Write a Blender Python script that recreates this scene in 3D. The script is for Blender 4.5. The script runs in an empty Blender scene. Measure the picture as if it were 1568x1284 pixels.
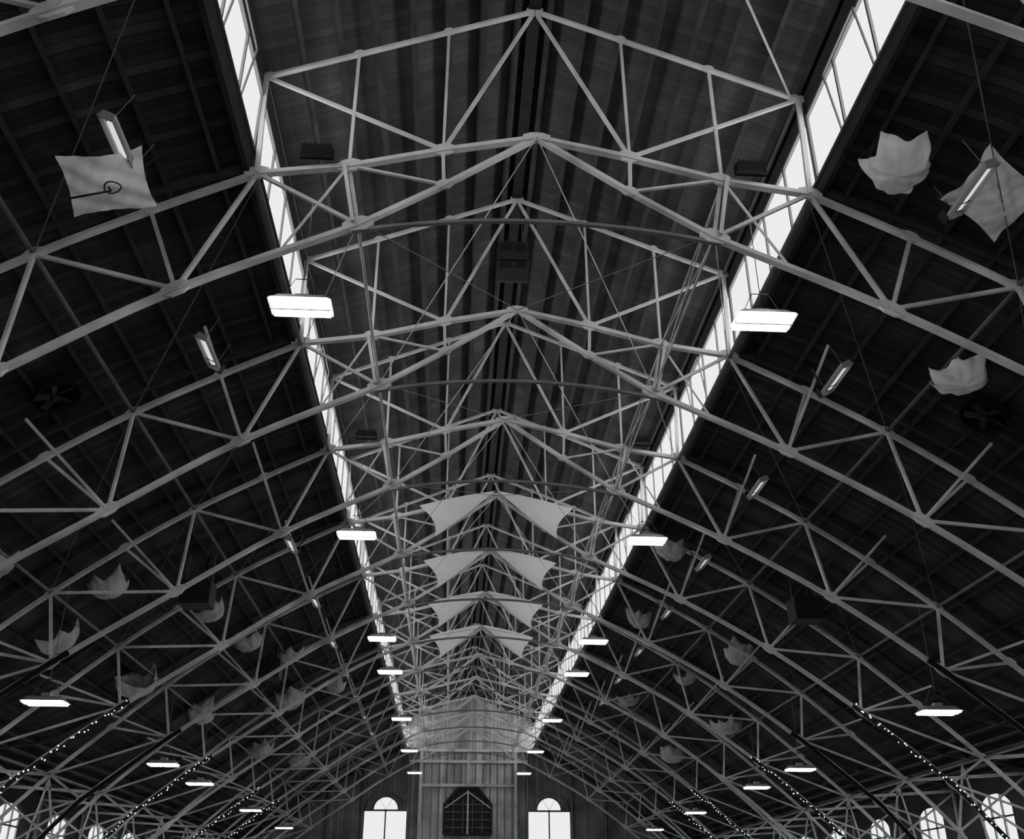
import bpy, math, random
from mathutils import Vector, Matrix
random.seed(7)
ZO = 1.6            # camera eye height; profile heights are measured from the eye
S = 6.1             # bay spacing
Y1 = 14.5
Y_END = 87.7
Y_BACK = -7.0
TR = [Y1 + S*k for k in range(-2, 12)]
TR[1] = 8.6

# ------------------------------------------------------------------ materials
def mat(name, col, rough=0.6, metal=0.0, var=0.0, vscale=3.0, emis=0.0, bump=0.0, nosample=False):
    m = bpy.data.materials.new(name); m.use_nodes = True
    nt = m.node_tree; b = nt.nodes['Principled BSDF']
    c = (col, col, col, 1)
    b.inputs['Base Color'].default_value = c
    b.inputs['Roughness'].default_value = rough
    b.inputs['Metallic'].default_value = metal
    b.inputs['Specular IOR Level'].default_value = .3
    if emis:
        b.inputs['Emission Color'].default_value = (1, 1, 1, 1)
        b.inputs['Emission Strength'].default_value = emis
        if nosample: m.cycles.emission_sampling = 'NONE'
    if var:
        tc = nt.nodes.new('ShaderNodeTexCoord')
        n = nt.nodes.new('ShaderNodeTexNoise'); n.inputs['Scale'].default_value = vscale
        n.inputs['Detail'].default_value = 5
        r = nt.nodes.new('ShaderNodeMapRange')
        r.inputs['From Min'].default_value = .3; r.inputs['From Max'].default_value = .7
        r.inputs['To Min'].default_value = max(0, col*(1-var)); r.inputs['To Max'].default_value = col*(1+var)
        nt.links.new(tc.outputs['Object'], n.inputs['Vector'])
        nt.links.new(n.outputs['Fac'], r.inputs['Value'])
        nt.links.new(r.outputs['Result'], b.inputs['Base Color'])
        if bump:
            bp = nt.nodes.new('ShaderNodeBump'); bp.inputs['Strength'].default_value = bump
            nt.links.new(n.outputs['Fac'], bp.inputs['Height'])
            nt.links.new(bp.outputs['Normal'], b.inputs['Normal'])
    return m

def board_mat(name, col, axis, width, rough=0.8, var=.35, seam=.35):
    """boards laid side by side along `axis` with individual tone and dark joints"""
    m = bpy.data.materials.new(name); m.use_nodes = True
    nt = m.node_tree; N = nt.nodes; L = nt.links; b = N['Principled BSDF']
    b.inputs['Roughness'].default_value = rough
    b.inputs['Specular IOR Level'].default_value = .25
    tc = N.new('ShaderNodeTexCoord'); sp = N.new('ShaderNodeSeparateXYZ')
    L.new(tc.outputs['Object'], sp.inputs[0])
    d = N.new('ShaderNodeMath'); d.operation = 'DIVIDE'; d.inputs[1].default_value = width
    L.new(sp.outputs[axis], d.inputs[0])
    fl = N.new('ShaderNodeMath'); fl.operation = 'FLOOR'; L.new(d.outputs[0], fl.inputs[0])
    fr = N.new('ShaderNodeMath'); fr.operation = 'FRACT'; L.new(d.outputs[0], fr.inputs[0])
    wn = N.new('ShaderNodeTexWhiteNoise'); wn.noise_dimensions = '1D'; L.new(fl.outputs[0], wn.inputs['W'])
    mr = N.new('ShaderNodeMapRange'); mr.inputs['To Min'].default_value = col*(1-var); mr.inputs['To Max'].default_value = col*(1+var)
    L.new(wn.outputs['Value'], mr.inputs['Value'])
    gt = N.new('ShaderNodeMath'); gt.operation = 'GREATER_THAN'; gt.inputs[1].default_value = .1
    L.new(fr.outputs[0], gt.inputs[0])
    sm = N.new('ShaderNodeMapRange'); sm.inputs['To Min'].default_value = seam; sm.inputs['To Max'].default_value = 1
    L.new(gt.outputs[0], sm.inputs['Value'])
    no = N.new('ShaderNodeTexNoise'); no.inputs['Scale'].default_value = .6; no.inputs['Detail'].default_value = 6
    L.new(tc.outputs['Object'], no.inputs['Vector'])
    nm = N.new('ShaderNodeMapRange'); nm.inputs['From Min'].default_value = .3; nm.inputs['From Max'].default_value = .7
    nm.inputs['To Min'].default_value = .65; nm.inputs['To Max'].default_value = 1.35
    L.new(no.outputs['Fac'], nm.inputs['Value'])
    m1 = N.new('ShaderNodeMath'); m1.operation = 'MULTIPLY'; L.new(mr.outputs[0], m1.inputs[0]); L.new(sm.outputs[0], m1.inputs[1])
    m2 = N.new('ShaderNodeMath'); m2.operation = 'MULTIPLY'; L.new(m1.outputs[0], m2.inputs[0]); L.new(nm.outputs[0], m2.inputs[1])
    L.new(m2.outputs[0], b.inputs['Base Color'])
    return m

M_STEEL = mat('painted_steel', .46, .6, 0, .35, 1.0)
M_STEEL_D = mat('weathered_steel', .14, .6, 0, .25, 1.5)
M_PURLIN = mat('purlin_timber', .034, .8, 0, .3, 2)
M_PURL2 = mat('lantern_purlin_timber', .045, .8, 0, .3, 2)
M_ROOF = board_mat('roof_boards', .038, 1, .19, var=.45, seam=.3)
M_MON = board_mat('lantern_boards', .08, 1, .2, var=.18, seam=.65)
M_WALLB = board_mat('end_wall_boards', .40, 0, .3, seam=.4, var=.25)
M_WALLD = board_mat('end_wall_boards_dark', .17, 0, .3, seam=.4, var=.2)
M_FLOOR = mat('concrete_floor', .42, .7, 0, .15, .4)
M_GLASS = mat('daylit_glass', .8, .4, 0, 0, 1, 4.5)
M_LAMP = mat('lamp_tube_glow', .9, .4, 0, 0, 1, 34.0)
M_BULB = mat('bulb_glow', .9, .4, 0, 0, 1, 12.0, 0, True)
M_ELEM = mat('heater_element_glow', .8, .4, 0, 0, 1, 1.6, 0, True)
M_HOUS = mat('fixture_housing', .3, .4, .3)
M_DARK = mat('dark_equipment', .018, .6, 0, .2, 4)
M_GARL = mat('dark_garland', .012, .95, 0, .5, 30, 0, 1.0)
M_MULL = mat('window_mullion', .10, .6)
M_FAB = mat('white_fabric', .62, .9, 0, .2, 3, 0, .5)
M_FAB2 = mat('grey_fabric', .36, .9, 0, .25, 4, 0, .5)  # darker fabric tone, used on the canopies farther down the hall
M_SAIL = mat('sail_fabric', .7, .9, 0, .06, 2)
M_WIRE = mat('wire', .12, .5, .5)
TK = .70   # member thickness factor

# ------------------------------------------------------------------ mesh builder
class MB:
    def __init__(s): s.v=[]; s.f=[]; s.m=[]; s.mats=[]
    def mi(s, m):
        if m not in s.mats: s.mats.append(m)
        return s.mats.index(m)
    def poly(s, pts, m):
        i=len(s.v); s.v += [tuple(p) for p in pts]; s.f.append(tuple(range(i,i+len(pts)))); s.m.append(s.mi(m))
    def box(s, c, d, m, rot=None):
        c=Vector(c); i=len(s.v); mi=s.mi(m)
        for x in (-.5,.5):
            for y in (-.5,.5):
                for z in (-.5,.5):
                    p=Vector((x*d[0],y*d[1],z*d[2]))
                    if rot: p=rot@p
                    s.v.append(tuple(c+p))
        for q in ((0,1,3,2),(4,6,7,5),(0,4,5,1),(2,3,7,6),(0,2,6,4),(1,5,7,3)):
            s.f.append(tuple(i+k for k in q)); s.m.append(mi)
    def beam(s, p, q, a, b, m, ref=(0,1,0), off=(0,0,0)):
        p=Vector(p)+Vector(off); q=Vector(q)+Vector(off); d=(q-p)
        if d.length<1e-5: return
        d.normalize(); r=Vector(ref); r=r-d*r.dot(d)
        if r.length<1e-3: r=Vector((1,0,0))-d*d.x
        r.normalize(); t=d.cross(r); i=len(s.v); mi=s.mi(m)
        for e in (p,q):
            for (u,w) in ((-1,-1),(1,-1),(1,1),(-1,1)):
                s.v.append(tuple(e+r*u*a/2+t*w*b/2))
        for f in ((0,1,2,3),(7,6,5,4),(0,4,5,1),(1,5,6,2),(2,6,7,3),(3,7,4,0)):
            s.f.append(tuple(i+k for k in f)); s.m.append(mi)
    def tee(s, p, q, W, H, m):
        """T-section steel member in a plane of constant Y"""
        W*=TK; H*=TK
        p=Vector(p); q=Vector(q); d=(q-p).normalized(); n=Vector((0,1,0)).cross(d)
        if n.z<0: n=-n
        if abs(n.z)<1e-4: n=Vector((1,0,0))
        s.beam(p,q,W,.022,m,off=-n*H/2)
        s.beam(p,q,.035,H,m)
    def tube(s, p, q, r, m, n=8, r2=None):
        p=Vector(p); q=Vector(q); d=(q-p).normalized(); r2=r if r2 is None else r2
        a=Vector((0,0,1)) if abs(d.z)<.9 else Vector((1,0,0))
        a=(a-d*a.dot(d)).normalized(); b=d.cross(a); i=len(s.v); mi=s.mi(m)
        for e,rr in ((p,r),(q,r2)):
            for k in range(n):
                t=2*math.pi*k/n; s.v.append(tuple(e+(a*math.cos(t)+b*math.sin(t))*rr))
        for k in range(n):
            s.f.append((i+k,i+(k+1)%n,i+n+(k+1)%n,i+n+k)); s.m.append(mi)
        s.f.append(tuple(i+k for k in range(n))[::-1]); s.m.append(mi)
        s.f.append(tuple(i+n+k for k in range(n))); s.m.append(mi)
    def gusset(s, c, rx, rz, m, ang=0, t=.03):
        c=Vector(c); i=len(s.v); mi=s.mi(m); pts=[]; rx*=.85; rz*=.85
        for k in range(8):
            a=math.pi/4*k+math.pi/8; x=rx*math.cos(a); z=rz*math.sin(a)
            pts.append(Vector((x*math.cos(ang)-z*math.sin(ang),0,x*math.sin(ang)+z*math.cos(ang))))
        for y in (-t,t):
            for p in pts: s.v.append(tuple(c+p+Vector((0,y,0))))
        s.f.append(tuple(range(i,i+8))); s.m.append(mi)
        s.f.append(tuple(range(i+15,i+7,-1))); s.m.append(mi)
        for k in range(8):
            s.f.append((i+k,i+8+k,i+8+(k+1)%8,i+(k+1)%8)); s.m.append(mi)
    def ball(s, c, r, m):
        c=Vector(c); i=len(s.v); mi=s.mi(m)
        for d in ((1,0,0),(-1,0,0),(0,1,0),(0,-1,0),(0,0,1),(0,0,-1)): s.v.append(tuple(c+Vector(d)*r))
        for f in ((0,2,4),(2,1,4),(1,3,4),(3,0,4),(2,0,5),(1,2,5),(3,1,5),(0,3,5)):
            s.f.append(tuple(i+k for k in f)); s.m.append(mi)
    def obj(s, name, loc=(0,0,0), rot=None, smooth=False):
        me=bpy.data.meshes.new(name)
        me.from_pydata([tuple(Vector(v)) for v in s.v],[],s.f)
        for m in s.mats: me.materials.append(m)
        me.polygons.foreach_set('material_index', s.m)
        if smooth: me.polygons.foreach_set('use_smooth',[True]*len(s.f))
        me.update()
        o=bpy.data.objects.new(name,me); o.location=loc
        if rot: o.rotation_euler=rot
        bpy.context.scene.collection.objects.link(o); return o

# ------------------------------------------------------------------ profile of the hall
U=[(5.25,12.36),(7.05,11.42),(8.9,10.36),(10.65,9.18),(12.4,7.85),(14.2,6.3),(16.1,4.6),(17.8,2.8),(19.2,.8)]
LwR=[(3.4,11.1),(6.4,9.78),(9.35,8.1),(12.2,6.05),(14.85,3.8),(17.2,1.1),(19.3,-1.5)]
LwL=[(3.4,11.1),(6.35,9.72),(9.05,7.95),(12.0,5.95),(14.8,3.75),(17.2,1.1),(19.3,-1.5)]
ROOF=[(5.5,12.62),(7.3,11.9),(9.1,10.95),(10.9,9.85),(12.7,8.55),(14.6,7.0),(16.4,5.95),(21.0,5.3)]
MON_E=(5.75,15.0); MON_R=(0,17.45)

def bowed(b,pts,W,H):
    """chord rolled to a gentle curve through the panel points"""
    n=len(pts)
    for i in range(n-1):
        p0=pts[i-1] if i>0 else pts[i]*2-pts[i+1]
        p3=pts[i+2] if i+2<n else pts[i+1]*2-pts[i]
        p1,p2=pts[i],pts[i+1]; prev=p1
        for j in range(1,5):
            t=j/4
            q=.5*((2*p1)+(p2-p0)*t+(2*p0-5*p1+4*p2-p3)*t*t+(3*p1-p0-3*p2+p3)*t**3)
            b.tee(prev,q,W,H,M_STEEL); prev=q

def build_truss(y):
    b=MB()
    P=lambda x,h: Vector((x,0,h+ZO))
    rid=P(0,17.0); low=P(0,13.5)
    for s in (-1,1):
        Q=lambda x,h: P(s*x,h)
        u=[Q(*p) for p in U]; l=[Q(*p) for p in (LwR if s>0 else LwL)]
        te=Q(5.35,14.8); t1=Q(3.57,15.53); t2=Q(1.78,16.27)
        b1=Q(3.56,12.62); b2=Q(1.8,13.1); d2=Q(1.76,12.25); c=Q(3.3,11.25)
        for a,e in ((te,t1),(t1,t2),(t2,rid)): b.tee(a,e,.13,.12,M_STEEL)
        b.tee(rid,b2,.09,.09,M_STEEL); b.tee(te,b2,.09,.09,M_STEEL)
        b.beam(t1,b1,.055,.06,M_STEEL); b.beam(t2,b2,.05,.055,M_STEEL); b.beam(te,u[0],.09,.09,M_STEEL)
        for a,e in ((u[0],b1),(b1,b2),(b2,low)): b.tee(a,e,.2,.17,M_STEEL)
        b.tee(low,d2,.17,.15,M_STEEL); b.tee(d2,c,.17,.15,M_STEEL)
        b.tee(b2,d2,.1,.08,M_STEEL); b.tee(d2,b1,.08,.07,M_STEEL)
        b.beam(b1+Vector((0,.09,0)),c+Vector((0,.09,0)),.06,.07,M_STEEL)
        b.beam(b1+Vector((s*.09,-.09,0)),c+Vector((s*.09,-.09,0)),.06,.07,M_STEEL)
        b.tee(u[0],c,.1,.1,M_STEEL)
        b.beam(b1,Q(4.6,10.68),.04,.04,M_STEEL)
        for g,rx,rz in ((b1,.3,.17),(b2,.27,.16),(d2,.2,.13),(c,.36,.2),(u[0],.3,.17),(te,.2,.13),(t2,.14,.1),(t1,.14,.1)):
            b.gusset(g,rx,rz,M_STEEL,-s*.3)
        prev=None
        for i in range(7):
            x=3.4*i/6; p=Q(x,11.47-.37*(x/3.4)**2)
            if prev is not None: b.tee(prev,p,.12,.1,M_STEEL_D)
            prev=p
        bowed(b,u+[l[-1]+Vector((s*.6,0,0))],.2,.16)
        bowed(b,[c]+l[1:],.21,.17)
        W=[(u[0],l[1],.17),(u[1],l[1],.1),(l[1],u[2],.1),(u[2],l[2],.15),(u[3],l[2],.1),(l[2],u[4],.1),
           (u[4],l[3],.14),(u[5],l[3],.1),(l[3],u[6],.1),(u[6],l[4],.13),(u[7],l[4],.1),(l[4],u[8],.1),(u[8],l[5],.12),(u[7],l[5],.1)]
        for a,e,w in W: b.tee(a,e,w,.09,M_STEEL)
        for i,g in enumerate(u[1:]): b.gusset(g,.24,.13,M_STEEL,-s*(.5+.05*i))
        for i,g in enumerate(l[1:-1]): b.gusset(g,.34,.17,M_STEEL,-s*(.5+.1*i))
        a0=Q(21,4.9); b.tee(u[6],a0,.16,.14,M_STEEL); b.tee(u[7],a0,.1,.1,M_STEEL)
        b.tee(Q(20.85,-1.6),Q(20.85,4.9),.2,.16,M_STEEL); b.tee(u[7],Q(18.4,5.15),.1,.1,M_STEEL); b.tee(u[8],Q(20.85,2.2),.1,.1,M_STEEL)
        b.tee(Q(18.4,5.15),u[8],.09,.09,M_STEEL)
        for i in range(len(ROOF)-1):
            b.beam(Q(ROOF[i][0],ROOF[i][1]-.16),Q(ROOF[i+1][0],ROOF[i+1][1]-.16),.1,.14,M_PURLIN)
        if y>Y1+1:
            for k,(j,dy) in enumerate(((1,-1.5),(2,-1.1),(3,-1.0))):
                up=u[2*j-1]+Vector((s*.1,dy,.4)); b.beam(l[j],up,.06,.025,M_STEEL); b.beam(l[j],up,.02,.07,M_STEEL)
        b.box(Q(19.5,-1.5),(1.2,.5,.2),M_STEEL_D)
    b.beam(rid+Vector((0,0,.05)),rid+Vector((0,0,.35)),.2,.2,M_STEEL_D)
    b.gusset(low,.34,.13,M_STEEL); b.gusset(rid,.22,.12,M_STEEL)
    return b.obj('roof_truss',(0,y,0))
for y in TR: build_truss(y)

# ------------------------------------------------------------------ longitudinal steel + rods
b=MB()
ya,yb=Y1,Y_END-.05
for s in (-1,1):
    for x,h,w,m in ((5.25,12.28,.09,M_STEEL_D),(3.3,11.3,.05,M_STEEL),(3.56,12.55,.035,M_STEEL),(5.35,14.8,.08,M_STEEL_D)):
        b.beam((s*x,ya,h+ZO),(s*x,yb,h+ZO),w,w*.7,m,ref=(0,0,1))
    for x,h in U[2:7:2]:
        b.beam((s*x,TR[0],h+ZO),(s*x,yb,h+ZO),.06,.06,M_STEEL_D,ref=(0,0,1))
b.obj('longitudinal_beams')
b=MB()
def rod(p,q,r=.016,m=None): b.tube((p[0],p[1],p[2]+ZO),(q[0],q[1],q[2]+ZO),r,m or M_STEEL,5)
for i,y in enumerate(TR[:-1]):
    y2=TR[i+1]
    for s in (-1,1):
        if y>Y1-1:
            rod((0,y,13.5),(s*3.3,y2,11.3),.013); rod((s*3.3,y,11.3),(0,y2,13.5),.011,M_STEEL_D)
            rod((s*3.56,y,12.6),(s*3.3,y2,11.25),.014); rod((s*3.3,y,11.25),(s*3.56,y2,12.6),.014)
            rod((s*3.3,y,11.25),(s*5.2,y2,12.3),.012)
        rod((s*5.2,y,12.2),(s*8.9,y2,10.3),.01,M_STEEL_D)
        rod((s*8.9,y,10.4),(s*12.4,y2,7.9),.01,M_STEEL_D)
        rod((s*8.9,y2,10.4),(s*5.2,y,12.2),.01,M_STEEL_D)
rod((5.2,14.5,14.8),(.9,8.6,16.6),.026)
b.obj('bracing_rods')

# ------------------------------------------------------------------ roof shell
def strip(name, prof, m, th=.12):
    b=MB(); n=len(prof)
    A=[Vector((x,0,h+ZO)) for x,h in prof]
    for i in range(n-1):
        p,q=A[i],A[i+1]; up=Vector((0,0,th))
        y0,y1=Vector((0,Y_BACK,0)),Vector((0,Y_END+.3,0))
        b.poly([p+y0,q+y0,q+y1,p+y1],m); b.poly([p+y0+up,p+y1+up,q+y1+up,q+y0+up],m)
        b.poly([p+y0,p+y0+up,q+y0+up,q+y0],m)
    return b.obj(name)
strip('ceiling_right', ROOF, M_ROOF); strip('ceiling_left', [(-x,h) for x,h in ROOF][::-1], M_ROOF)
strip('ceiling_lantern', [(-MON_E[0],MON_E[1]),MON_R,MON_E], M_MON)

b=MB()
def along(prof, step, w, hh, m, drop):
    for i in range(len(prof)-1):
        p=Vector(prof[i]); q=Vector(prof[i+1]); n=max(1,round((q-p).length/step))
        for k in range(n):
            c=p+(q-p)*((k+.5)/n)
            for s in (-1,1):
                d=(q-p).normalized(); 
                b.beam((s*c.x,Y_BACK+.1,c.y-drop+ZO),(s*c.x,Y_END-.02,c.y-drop+ZO),w,hh,m,ref=(d.x*s,0,d.y))
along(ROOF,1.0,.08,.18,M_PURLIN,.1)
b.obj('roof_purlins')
b=MB()
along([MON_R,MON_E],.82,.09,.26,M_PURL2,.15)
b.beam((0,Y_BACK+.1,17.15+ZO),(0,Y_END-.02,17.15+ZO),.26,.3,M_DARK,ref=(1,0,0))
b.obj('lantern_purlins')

# ------------------------------------------------------------------ clerestory walls + windows
for n,s in ((1,-1),(2,1)):
    b=MB(); x=s*(5.5 if s>0 else 5.42)
    z0,z1=(12.66 if s>0 else 12.85)+ZO,14.3+ZO
    b.poly([(x,Y_BACK,z0),(x,Y_END,z0),(x,Y_END,z1),(x,Y_BACK,z1)],M_GLASS)
    xi=x-s*.05
    y=Y1-4*S; k=0
    while y<Y_END:
        if y>Y_BACK: b.box((xi,y,(z0+z1)/2),(.05,.06 if k%4 else .13,z1-z0),M_MULL)
        y+=S/4; k+=1
    b.box((xi,(Y_BACK+Y_END)/2,z0+.02),(.07,Y_END-Y_BACK,.07),M_MULL)
    b.box((xi,(Y_BACK+Y_END)/2,z1-.02),(.07,Y_END-Y_BACK,.06),M_MULL)
    # tilted-open hopper sashes in some bays
    for yy in [t+S*.5 for t in TR[1::2]]:
        for a,e in (((x-s*.04,yy,z0+.1),(x-s*.2,yy,z1-.2)),((x-s*.04,yy+S/4,z0+.1),(x-s*.2,yy+S/4,z1-.2)),((x-s*.2,yy,z1-.2),(x-s*.2,yy+S/4,z1-.2))):
            b.beam(a,e,.035,.035,M_MULL)
    b.obj('window_%d'%n)
    b=MB()
    b.box((x+s*.02,(Y_BACK+Y_END)/2,(z0+12.36+ZO)/2),(.1,Y_END-Y_BACK,z0-12.36-ZO),M_PURLIN)
    b.box((x+s*.02,(Y_BACK+Y_END)/2,14.65+ZO),(.12,Y_END-Y_BACK,.7),M_PURLIN)
    b.obj('trim_%d'%n)

# ------------------------------------------------------------------ side walls and windows
wn=3
for side,s in (('left',-1),('right',1)):
    b=MB(); x=s*21.0
    zs,zt=2.4+ZO,4.45+ZO; hw=1.3
    L=Y_END-Y_BACK; yc=(Y_END+Y_BACK)/2
    b.box((x+s*.1,yc,zs/2),(.2,L,zs),M_WALLD)
    b.box((x+s*.1,yc,(zt+5.45+ZO)/2),(.2,L,5.45+ZO-zt),M_WALLD)
    cs=[(TR[i]+TR[i+1])/2 for i in range(len(TR)-1)]+[TR[-1]+S/2]
    prev=Y_BACK
    for c in cs+[None]:
        e=(c-hw) if c is not None else Y_END
        b.box((x+s*.1,(prev+e)/2,(zs+zt)/2),(.2,e-prev,zt-zs),M_WALLD)
        if c is not None: prev=c+hw
    for c in cs:
        for t in (-1,1):
            pts=[(x+s*.02,c+t*hw,zt),(x+s*.02,c+t*hw,zt-.7)]
            for k in range(7):
                a=math.pi/2*k/6; pts.append((x+s*.02,c+t*hw*math.cos(a),zt-.7+.7*math.sin(a)))
            b.poly(pts,M_WALLD)
    b.obj('wall_'+side)
    for c in cs:
        g=MB(); xx=x+s*.1
        g.poly([(xx,c-hw,zs),(xx,c+hw,zs),(xx,c+hw,zt),(xx,c-hw,zt)],M_GLASS)
        for yy in (c-hw,c-.45,c+.45,c+hw): g.box((xx-s*.05,yy,(zs+zt)/2),(.08,.09,zt-zs),M_MULL)
        for zz in (zs,zs+1.15): g.box((xx-s*.05,c,zz),(.08,2*hw,.08),M_MULL)
        g.obj('window_%d'%wn); wn+=1

# ------------------------------------------------------------------ end wall
b=MB()
def roofh(x):
    x=abs(x)
    for i in range(len(ROOF)-1):
        if ROOF[i][0]<=x<=ROOF[i+1][0]:
            t=(x-ROOF[i][0])/(ROOF[i+1][0]-ROOF[i][0]); return ROOF[i][1]*(1-t)+ROOF[i+1][1]*t
    return 12.6
for s in (-1,1):
    xs=[8.6,9.1,10.9,12.7,14.6,16.4,21.0]
    for i in range(len(xs)-1):
        x0,x1=xs[i],xs[i+1]
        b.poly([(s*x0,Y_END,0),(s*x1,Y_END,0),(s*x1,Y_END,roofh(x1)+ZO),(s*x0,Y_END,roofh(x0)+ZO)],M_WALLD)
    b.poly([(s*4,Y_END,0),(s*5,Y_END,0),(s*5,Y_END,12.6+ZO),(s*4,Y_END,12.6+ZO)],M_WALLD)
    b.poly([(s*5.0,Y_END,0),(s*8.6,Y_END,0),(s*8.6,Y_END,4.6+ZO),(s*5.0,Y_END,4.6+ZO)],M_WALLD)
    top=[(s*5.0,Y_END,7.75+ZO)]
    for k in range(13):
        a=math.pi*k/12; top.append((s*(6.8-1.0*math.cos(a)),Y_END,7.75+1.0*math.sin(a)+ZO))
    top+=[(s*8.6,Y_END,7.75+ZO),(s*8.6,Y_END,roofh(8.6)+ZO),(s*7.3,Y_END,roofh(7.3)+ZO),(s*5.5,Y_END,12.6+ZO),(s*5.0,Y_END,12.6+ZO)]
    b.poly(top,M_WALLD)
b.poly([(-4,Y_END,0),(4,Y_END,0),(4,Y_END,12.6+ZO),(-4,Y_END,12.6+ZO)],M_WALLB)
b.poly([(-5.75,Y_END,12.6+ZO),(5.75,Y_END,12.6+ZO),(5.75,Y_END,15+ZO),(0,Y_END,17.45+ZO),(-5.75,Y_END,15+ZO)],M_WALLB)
b.obj('wall_back')
b=MB()
for x in (-4.0,4.0): b.box((x,Y_END-.12,12.6/2+ZO/2),(.26,.2,12.6+ZO-.2),M_STEEL)
for x in (-5.0,5.0,-8.7,8.7,-11.5,11.5,-14.5,14.5): b.box((x,Y_END-.12,(roofh(x) if abs(x)>5.5 else 12.6)/2+ZO/2),(.16,.2,(roofh(x) if abs(x)>5.5 else 12.6)+ZO-.2),M_STEEL_D)
for h,x in ((12.5,5.3),(11.6,5.0),(9.7,4.0),(5.0,4.0)): b.box((0,Y_END-.15,h+ZO),(2*x,.22,.22),M_STEEL)
b.box((0,Y_END-.12,11.1+ZO),(.2,.16,3.0),M_STEEL)
for i in range(-6,7): b.box((i*.62,Y_END-.05,(12.4+ZO)/2+.6),(.07,.06,11.9+ZO-.6),M_STEEL_D)
b.obj('trim_3')
for s in (-1,1):
    g=MB(); y=Y_END+.05; cx=s*6.8
    g.poly([(cx-1.8,y,4.6+ZO),(cx+1.8,y,4.6+ZO),(cx+1.8,y,7.75+ZO),(cx-1.8,y,7.75+ZO)],M_GLASS)
    g.poly([(cx+1.0*math.cos(math.pi*k/14),y,7.75+1.0*math.sin(math.pi*k/14)+ZO) for k in range(15)],M_GLASS)
    for dx in (-1.8,0,1.8): g.box((cx+dx,y-.12,6.17+ZO),(.14,.12,3.15),M_MULL)
    for hh in (4.6,7.72): g.box((cx,y-.12,hh+ZO),(3.7,.12,.16),M_MULL)
    for k in range(14):
        a0,a1=math.pi*k/14,math.pi*(k+1)/14
        g.beam((cx+1.05*math.cos(a0),y-.12,7.75+1.05*math.sin(a0)+ZO),(cx+1.05*math.cos(a1),y-.12,7.75+1.05*math.sin(a1)+ZO),.12,.14,M_MULL)
        g.beam((cx+1.6*math.cos(a0),y-.14,7.75+1.5*math.sin(a0)+ZO),(cx+1.6*math.cos(a1),y-.14,7.75+1.5*math.sin(a1)+ZO),.1,.14,M_STEEL_D)
    for a in (.33,.67): g.beam((cx,y-.12,7.75+ZO),(cx+math.cos(a*math.pi),y-.12,7.75+math.sin(a*math.pi)+ZO),.05,.05,M_MULL)
    g.obj('window_%d'%wn); wn+=1
g=MB(); y=Y_END-.2
out=[(-1.95,5.9),(1.95,5.9),(1.95,8.2),(.8,9.5),(-.8,9.5),(-1.95,8.2)]
g.poly([(x,y+.08,h+ZO) for x,h in out],M_DARK)
for i in range(6):
    p,q=out[i],out[(i+1)%6]; g.beam((p[0],y,p[1]+ZO),(q[0],y,q[1]+ZO),.2,.2,M_DARK)
for x in (-1.2,-.4,.4,1.2): g.box((x,y,7.3+ZO),(.07,.1,2.6),M_STEEL_D)
for h in (6.4,7.0,7.6,8.2): g.box((0,y,h+ZO),(3.7,.1,.07),M_STEEL_D)
for sx in (-1,1): g.beam((0,y-.05,9.2+ZO),(sx*1.9,y-.05,7.9+ZO),.1,.09,M_STEEL)
g.box((0,y-.06,7.6+ZO),(.14,.1,3.4),M_STEEL)
g.obj('louvred_opening')

b=MB(); b.box((0,(Y_BACK+Y_END)/2,-.1),(42.4,Y_END-Y_BACK,.2),M_FLOOR); b.obj('floor')

# ------------------------------------------------------------------ high-bay lamps
def highbay(x,y,h,top):
    g=MB()
    w,d=1.1,.62; c=.05
    def ring(w,d,z,c): return [(-w/2+c,-d/2,z),(w/2-c,-d/2,z),(w/2,-d/2+c,z),(w/2,d/2-c,z),(w/2-c,d/2,z),(-w/2+c,d/2,z),(-w/2,d/2-c,z),(-w/2,-d/2+c,z)]
    lo=ring(w,d,0,c); hi=ring(w*.84,d*.7,.12,c); rim=ring(w+.05,d+.05,-.015,c)
    g.poly(hi,M_HOUS); g.poly(lo[::-1],M_LAMP)
    for i in range(8):
        g.poly([lo[i],lo[(i+1)%8],hi[(i+1)%8],hi[i]],M_HOUS)
        g.poly([rim[i],rim[(i+1)%8],lo[(i+1)%8],lo[i]],M_HOUS)
    for k in range(6):
        yy=-d/2+d*(k+.5)/6
        g.tube((-w/2+.03,yy,-.03),(w/2-.03,yy,-.03),.034,M_LAMP,8)
    for yy in (0,): g.box((0,yy,-.045),(w,.035,.06),M_HOUS)
    for sx in (-.4,.4): g.tube((sx,0,.1),(sx*.4,0,.6),.01,M_WIRE,4)
    g.tube((0,0,.6),(0,0,top-h),.012,M_WIRE,4); g.box((0,0,.17),(.25,.16,.12),M_HOUS); g.tube((-.16,0,.6),(.16,0,.6),.015,M_WIRE,4)
    g.obj('high_bay_lamp',(x,y,h+ZO))
for y in (15.4,27.6,39.8,45.9,58.1,70.3,82.0):
    for s in (-1,1): highbay(s*4.33,y,10.02,12.4)
for y in (27.6,39.8,45.9,58.1,70.3):
    for s in (-1,1): highbay(s*12.3,y,5.1,8.3)

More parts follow.
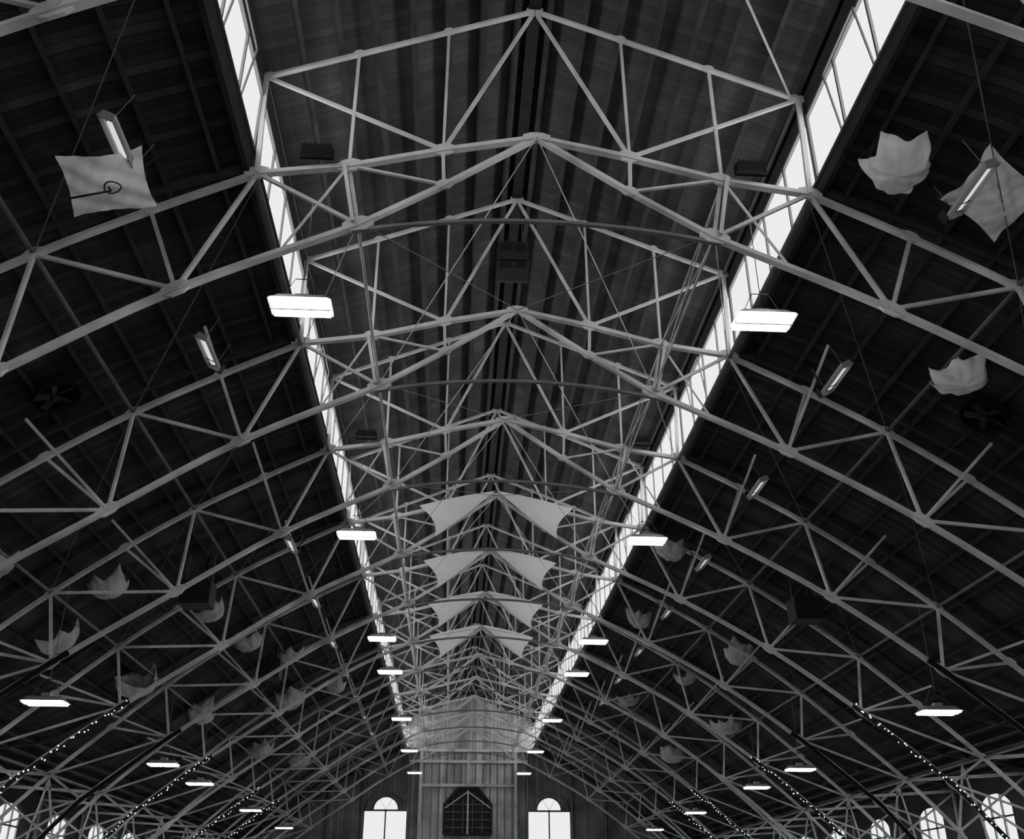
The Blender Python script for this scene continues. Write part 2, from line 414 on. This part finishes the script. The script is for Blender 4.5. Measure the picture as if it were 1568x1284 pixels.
# ------------------------------------------------------------------ infrared heaters
def heater(x,y,h,s):
    g=MB()
    g.box((0,0,.1),(.22,1.3,.06),M_HOUS)
    for t in (-1,1): g.beam((t*.1,-.65,.08),(t*.1,.65,.08),.02,.1,M_HOUS,ref=(1,0,.5*t),off=(t*.02,0,-.04))
    for t in (-1,1): g.box((0,t*.64,.05),(.24,.03,.12),M_HOUS)
    g.box((0,0,.05),(.09,1.0,.03),M_ELEM)
    g.box((0,.3,.03),(.2,.02,.02),M_DARK)
    g.box((0,.75,.14),(.24,.2,.2),M_DARK)
    for yy in (-.5,.6): g.tube((0,yy,.1),(0,yy,.7),.01,M_WIRE,4)
    g.tube((0,.75,.2),(.1,.75,.7),.02,M_DARK,6)
    g.obj('infrared_heater',(x,y,h+ZO),(0,s*.45,0))
for y in (12.2,18.6,31.0,37.6,44.2,50.2,56.2,62.5,68.5): heater(-6.85,y,10.8,1)
for y in (12.3,18.7,25.0,31.6,37.8,44.2,50.2,56.2): heater(7.05,y,10.65,-1)

# ------------------------------------------------------------------ crumpled white fabric canopies
def canopy(x,y,h,R,rot,n=6,fold=.5,depth=.5,seed=0):
    rnd=random.Random(seed*17+3)
    g=MB(); K=12; SEG=n*K; RG=14
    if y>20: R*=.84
    rr=[rnd.uniform(.82,1.12) for _ in range(n)]; dz=[rnd.uniform(-.35,.3) for _ in range(n)]
    sc_=[rnd.uniform(.5,1.3) for _ in range(n)]; cx,cy=rnd.uniform(-.15,.15),rnd.uniform(-.15,.15)
    idx={}
    for j in range(RG+1):
        r=j/RG
        for i in range(SEG):
            a=2*math.pi*i/SEG; k=i//K; ph=(i%K)/K; k2=(k+1)%n
            sm=ph*ph*(3-2*ph)
            base=rr[k]*(1-sm)+rr[k2]*sm; zz=dz[k]*(1-sm)+dz[k2]*sm
            sc=math.sin(math.pi*ph)**.8
            # belly hangs full and then the sides rise steeply to the tied corners
            rad=R*base*math.sin(r*math.pi/2)*(1-.24*sc*sc_[k]*r)
            z=depth*R*(1-math.cos(r*math.pi/2))+zz*R*r*r*r - fold*R*sc*sc_[k]*r*r*.6
            z+=R*.05*math.sin(7*a+5*r+seed)*r+R*.03*math.sin(13*r+5*a)*r
            rad+=R*.035*math.sin(11*a+seed)*r
            idx[j,i]=len(g.v); g.v.append((rad*math.cos(a)+cx*R*(1-r),rad*math.sin(a)+cy*R*(1-r),z))
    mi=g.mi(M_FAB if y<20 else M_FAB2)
    for j in range(RG):
        for i in range(SEG):
            g.f.append((idx[j,i],idx[j,(i+1)%SEG],idx[j+1,(i+1)%SEG],idx[j+1,i])); g.m.append(mi)
    for k in range(n):
        e=Vector(g.v[idx[RG,k*K]]); 
        g.tube(e,(e.x*.5,e.y*.5,depth*R+.4),.006,M_WIRE,4)
    g.obj('fabric_canopy',(x,y,h+ZO),rot,smooth=True)
CAN=[(6.05,12.6,11.2,.66,(-.2,.15,.15),5,.7,1.0),(9.1,17.5,9.9,.62,(-.15,.2,.1),6,.6,.75),
(-13.0,24.5,7.65,.7,(-.3,-.3,0),6,.5,.9),(-11.5,28.6,8.3,.7,(-.3,-.2,.6),5,.7,1.1),(-13.1,30.0,7.0,.8,(-.3,-.3,1),6,.7,1.0),(-12.9,37.2,7.1,1.0,(-.3,-.4,2),5,.6,.9),
(-9.9,34.8,9.3,.7,(-.4,-.2,1.2),5,.7,1.1),(-9.6,40,9.5,.8,(-.2,-.3,.5),5,.5,.8),(-9.4,51,9.2,1.0,(-.3,-.2,.8),6,.6,1.0),(10.2,39.2,9.1,.85,(-.3,.2,.4),5,.8,1.2),(5.95,32.0,11.0,.75,(-.2,.3,0),6,.5,.8),
(-12.5,45,7.5,.9,(-.3,.1,.2),6,.6,1.0),(12.0,48.5,7.8,.9,(-.3,.2,.7),6,.6,1.0),(9.5,45.5,9.5,.8,(-.3,-.1,.9),5,.5,1.0),(-8.5,44.0,10.0,.8,(-.3,.1,1.7),6,.6,.9),
(11.5,60,8.1,1.0,(-.3,.3,.1),6,.5,1.0),(-12,58,7.8,1.0,(-.3,-.3,.3),6,.5,1.0),(6.4,41,11.0,.7,(-.2,.3,.3),6,.5,.9),
(-7.6,53,10.4,.8,(-.3,0,.2),5,.6,1.0),(8.2,54,10.1,.8,(-.3,.1,.9),5,.6,1.0),(-11,66,8.4,1.0,(-.3,.1,.6),6,.6,1.0)]
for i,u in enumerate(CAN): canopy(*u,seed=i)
# near ones are flat square sheets stretched on a short mast
def sheet(x,y,h,R,rot,ph=0,mast=True):
    g=MB(); n=24; ids={}
    for i in range(n+1):
        for j in range(n+1):
            a,b_=2*i/n-1,2*j/n-1
            px=a*(1-.09*(1-b_*b_))*R; py=b_*(1-.12*(1-a*a))*R*.8
            z=.16*R*(a*a+b_*b_)*.6-.16*R*math.exp(-4*(a*a+b_*b_))+.05*R*math.sin(4*a+3*b_+ph)+.03*R*math.sin(9*b_-6*a+ph)+.015*R*math.sin(17*a+8*b_)
            ids[i,j]=len(g.v); g.v.append((px,py,z))
    mi=g.mi(M_FAB)
    for i in range(n):
        for j in range(n): g.f.append((ids[i,j],ids[i+1,j],ids[i+1,j+1],ids[i,j+1])); g.m.append(mi)
    if mast:
        g.tube((-.9*R,.1*R,-.2),(.1*R,0,-.25),.018,M_DARK,6); g.tube((.1*R,0,-.25),(0,0,.0),.018,M_DARK,6)
        pr=None
        for k in range(13):
            t=2*math.pi*k/12; p=Vector((.15*R+.13*math.cos(t),-.05*R+.1*math.sin(t),-.2+.03*math.sin(2*t)))
            if pr: g.tube(pr,p,.012,M_DARK,4)
            pr=p
    for c in ((0,0),(n,0),(0,n),(n,n)):
        e=Vector(g.v[ids[c]]); g.tube(e,(e.x*.9,e.y*.9,e.z+.4),.006,M_WIRE,4)
    g.obj('fabric_canopy',(x,y,h+ZO),rot,smooth=True)
sheet(-7.12,12.75,10.5,.66,(-.45,-.25,.05))
sheet(7.72,12.75,10.95,.72,(-.5,.25,.5),1.7,False)

# ------------------------------------------------------------------ fabric sails in the lantern trusses
for y in (32.8,38.9,45.0,51.1):
    for s in (-1,1):
        g=MB(); A=Vector((s*.06,0,13.62)); B=Vector((s*2.75,0,13.0)); C=Vector((s*2.15,0,11.85)); n=10; ids={}
        for i in range(n+1):
            for j in range(i+1):
                t=i/n; k=j/i if i else 0
                e=B.lerp(C,k); p=A.lerp(e,t)
                p=p-Vector((s*.22*math.sin(math.pi*k)*t,0,0)); p.z+=-.1*math.sin(math.pi*t)*(k-.5)
                p.y=-.14-.12*math.sin(math.pi*k)*math.sin(math.pi*t)
                ids[i,j]=len(g.v); g.v.append((p.x,p.y,p.z+ZO))
        mi=g.mi(M_SAIL)
        for i in range(n):
            for j in range(i+1):
                g.f.append((ids[i,j],ids[i+1,j],ids[i+1,j+1])); g.m.append(mi)
                if j<i: g.f.append((ids[i,j],ids[i+1,j+1],ids[i,j+1])); g.m.append(mi)
        for e in (B,C): g.tube((e.x,-.12,e.z+ZO),(e.x+s*.35,0,e.z+ZO+(.1 if e is B else -.25)),.012,M_WIRE,4)
        g.obj('fabric_sail',(0,y,0),smooth=True)

# ------------------------------------------------------------------ roof fans
def fan(x,y,h,s):
    g=MB(); n=20
    for k in range(n):
        a0,a1=2*math.pi*k/n,2*math.pi*(k+1)/n
        g.beam((.52*math.cos(a0),.52*math.sin(a0),0),(.52*math.cos(a1),.52*math.sin(a1),0),.2,.03,M_GARL,ref=(0,0,1))
    g.poly([(.5*math.cos(2*math.pi*k/n),.5*math.sin(2*math.pi*k/n),.1) for k in range(n)],M_GARL)
    g.tube((0,0,-.1),(0,0,.1),.1,M_DARK,10)
    for k in range(5):
        a=2*math.pi*k/5; R=Matrix.Rotation(a,3,'Z')@Matrix.Rotation(.5,3,'X')
        g.box(R@Vector((.27,0,0)),(.36,.16,.02),M_PURLIN,R)
    g.obj('roof_fan',(x,y,h+ZO),(0,s*.55,0))
fan(-10.1,19.2,10.0,-1); fan(10.3,18.8,9.9,1)

# ------------------------------------------------------------------ unit heaters, speakers, floodlights
def unit(x,y,h,top):
    g=MB(); g.box((0,0,0),(.95,.8,.75),M_DARK)
    for k in range(7): g.box((0,-.42,-.3+k*.1),(.85,.05,.02),M_PURLIN)
    g.tube((0,.4,0),(0,.55,0),.3,M_DARK,14)
    for sx in (-.4,.4): g.tube((sx,0,.37),(sx,0,top-h),.014,M_WIRE,4)
    g.tube((.2,.1,.37),(.2,.1,top-h),.07,M_DARK,8)
    g.obj('unit_heater',(x,y,h+ZO))
unit(-9.5,30.6,9.0,10.3); unit(10.1,30.9,8.9,9.9); unit(-9.2,42.5,9.3,10.5)
g=MB()
for k in range(2):
    g.box((0,0,-k*.55),(.8,.6,.5),M_DARK,Matrix.Rotation(.25*(k+1),3,'X'))
    for sx in (-.2,.2): g.tube((sx,-.33,-k*.55-.05),(sx,-.28,-k*.55),.15,M_GARL,10)
for sx in (-.25,.25): g.tube((sx,0,.2),(sx,0,1.5),.015,M_WIRE,4)
g.obj('loudspeaker_cluster',(-.1,20.9,15.4+ZO))
def flood(x,y,h):
    g=MB(); g.box((0,0,.16),(.55,.3,.16),M_GARL,Matrix.Rotation(.4,3,'X'))
    for k in range(6): g.box((-.22+.088*k,.05,.27),(.02,.24,.08),M_GARL)
    g.box((0,-.13,.11),(.4,.02,.08),M_STEEL_D,Matrix.Rotation(.4,3,'X'))
    for sx in (-.3,.3): g.beam((sx,0,-.02),(sx,0,.18),.04,.02,M_GARL)
    g.box((0,0,-.02),(.62,.06,.03),M_GARL); g.obj('floodlight',(x,y,h+ZO))
for x,y in ((-4.15,14.35),(4.1,14.35),(-4.15,26.5),(4.1,26.5)): flood(x,y,12.66)

# ------------------------------------------------------------------ string lights with garland along bottom chords
for y in (32.8,45.0,57.2,63.3):
    for s in (-1,1):
        g=MB(); pts=[Vector((s*x,0,h+ZO)) for x,h in (LwR if s>0 else LwL)[2:6]]
        pts=[pts[0].lerp(pts[1],.9)]+pts[1:]
        for i in range(len(pts)-1):
            p,q=pts[i],pts[i+1]; L=(q-p).length; n=int(L/.16)
            g.tube(p+Vector((0,-.14,-.06)),q+Vector((0,-.14,-.06)),.07,M_GARL,7)
            for k in range(n):
                c=p.lerp(q,k/n)+Vector((random.uniform(-.07,.07),-.28+random.uniform(-.03,.03),-.1+random.uniform(-.1,.08)))
                g.ball(c,random.uniform(.018,.03),M_BULB)
        g.obj('string_lights',(0,y,0))
for y in (26.7,38.9):
    g=MB()
    for s in (-1,1):
        pts=[Vector((s*x,0,h+ZO)) for x,h in (LwR if s>0 else LwL)[2:6]]; pts=[pts[0].lerp(pts[1],.85)]+pts[1:]
        for i in range(len(pts)-1): g.tube(pts[i]+Vector((0,-.14,-.06)),pts[i+1]+Vector((0,-.14,-.06)),.075,M_GARL,7)
    g.obj('garland',(0,y,0))

# ------------------------------------------------------------------ world + camera
w=bpy.data.worlds.new('sky'); bpy.context.scene.world=w; w.use_nodes=True
w.node_tree.nodes['Background'].inputs[0].default_value=(1,1,1,1)
w.node_tree.nodes['Background'].inputs[1].default_value=1.0
cam=bpy.data.cameras.new('camera'); co=bpy.data.objects.new('camera',cam)
bpy.context.scene.collection.objects.link(co)
cam.sensor_width=36; cam.sensor_fit='HORIZONTAL'; cam.lens=36*1500/1568; cam.clip_end=500
co.location=(-1.31,0,ZO); co.rotation_euler=(math.radians(90+26.8),0,-math.radians(3.27))
bpy.context.scene.camera=co
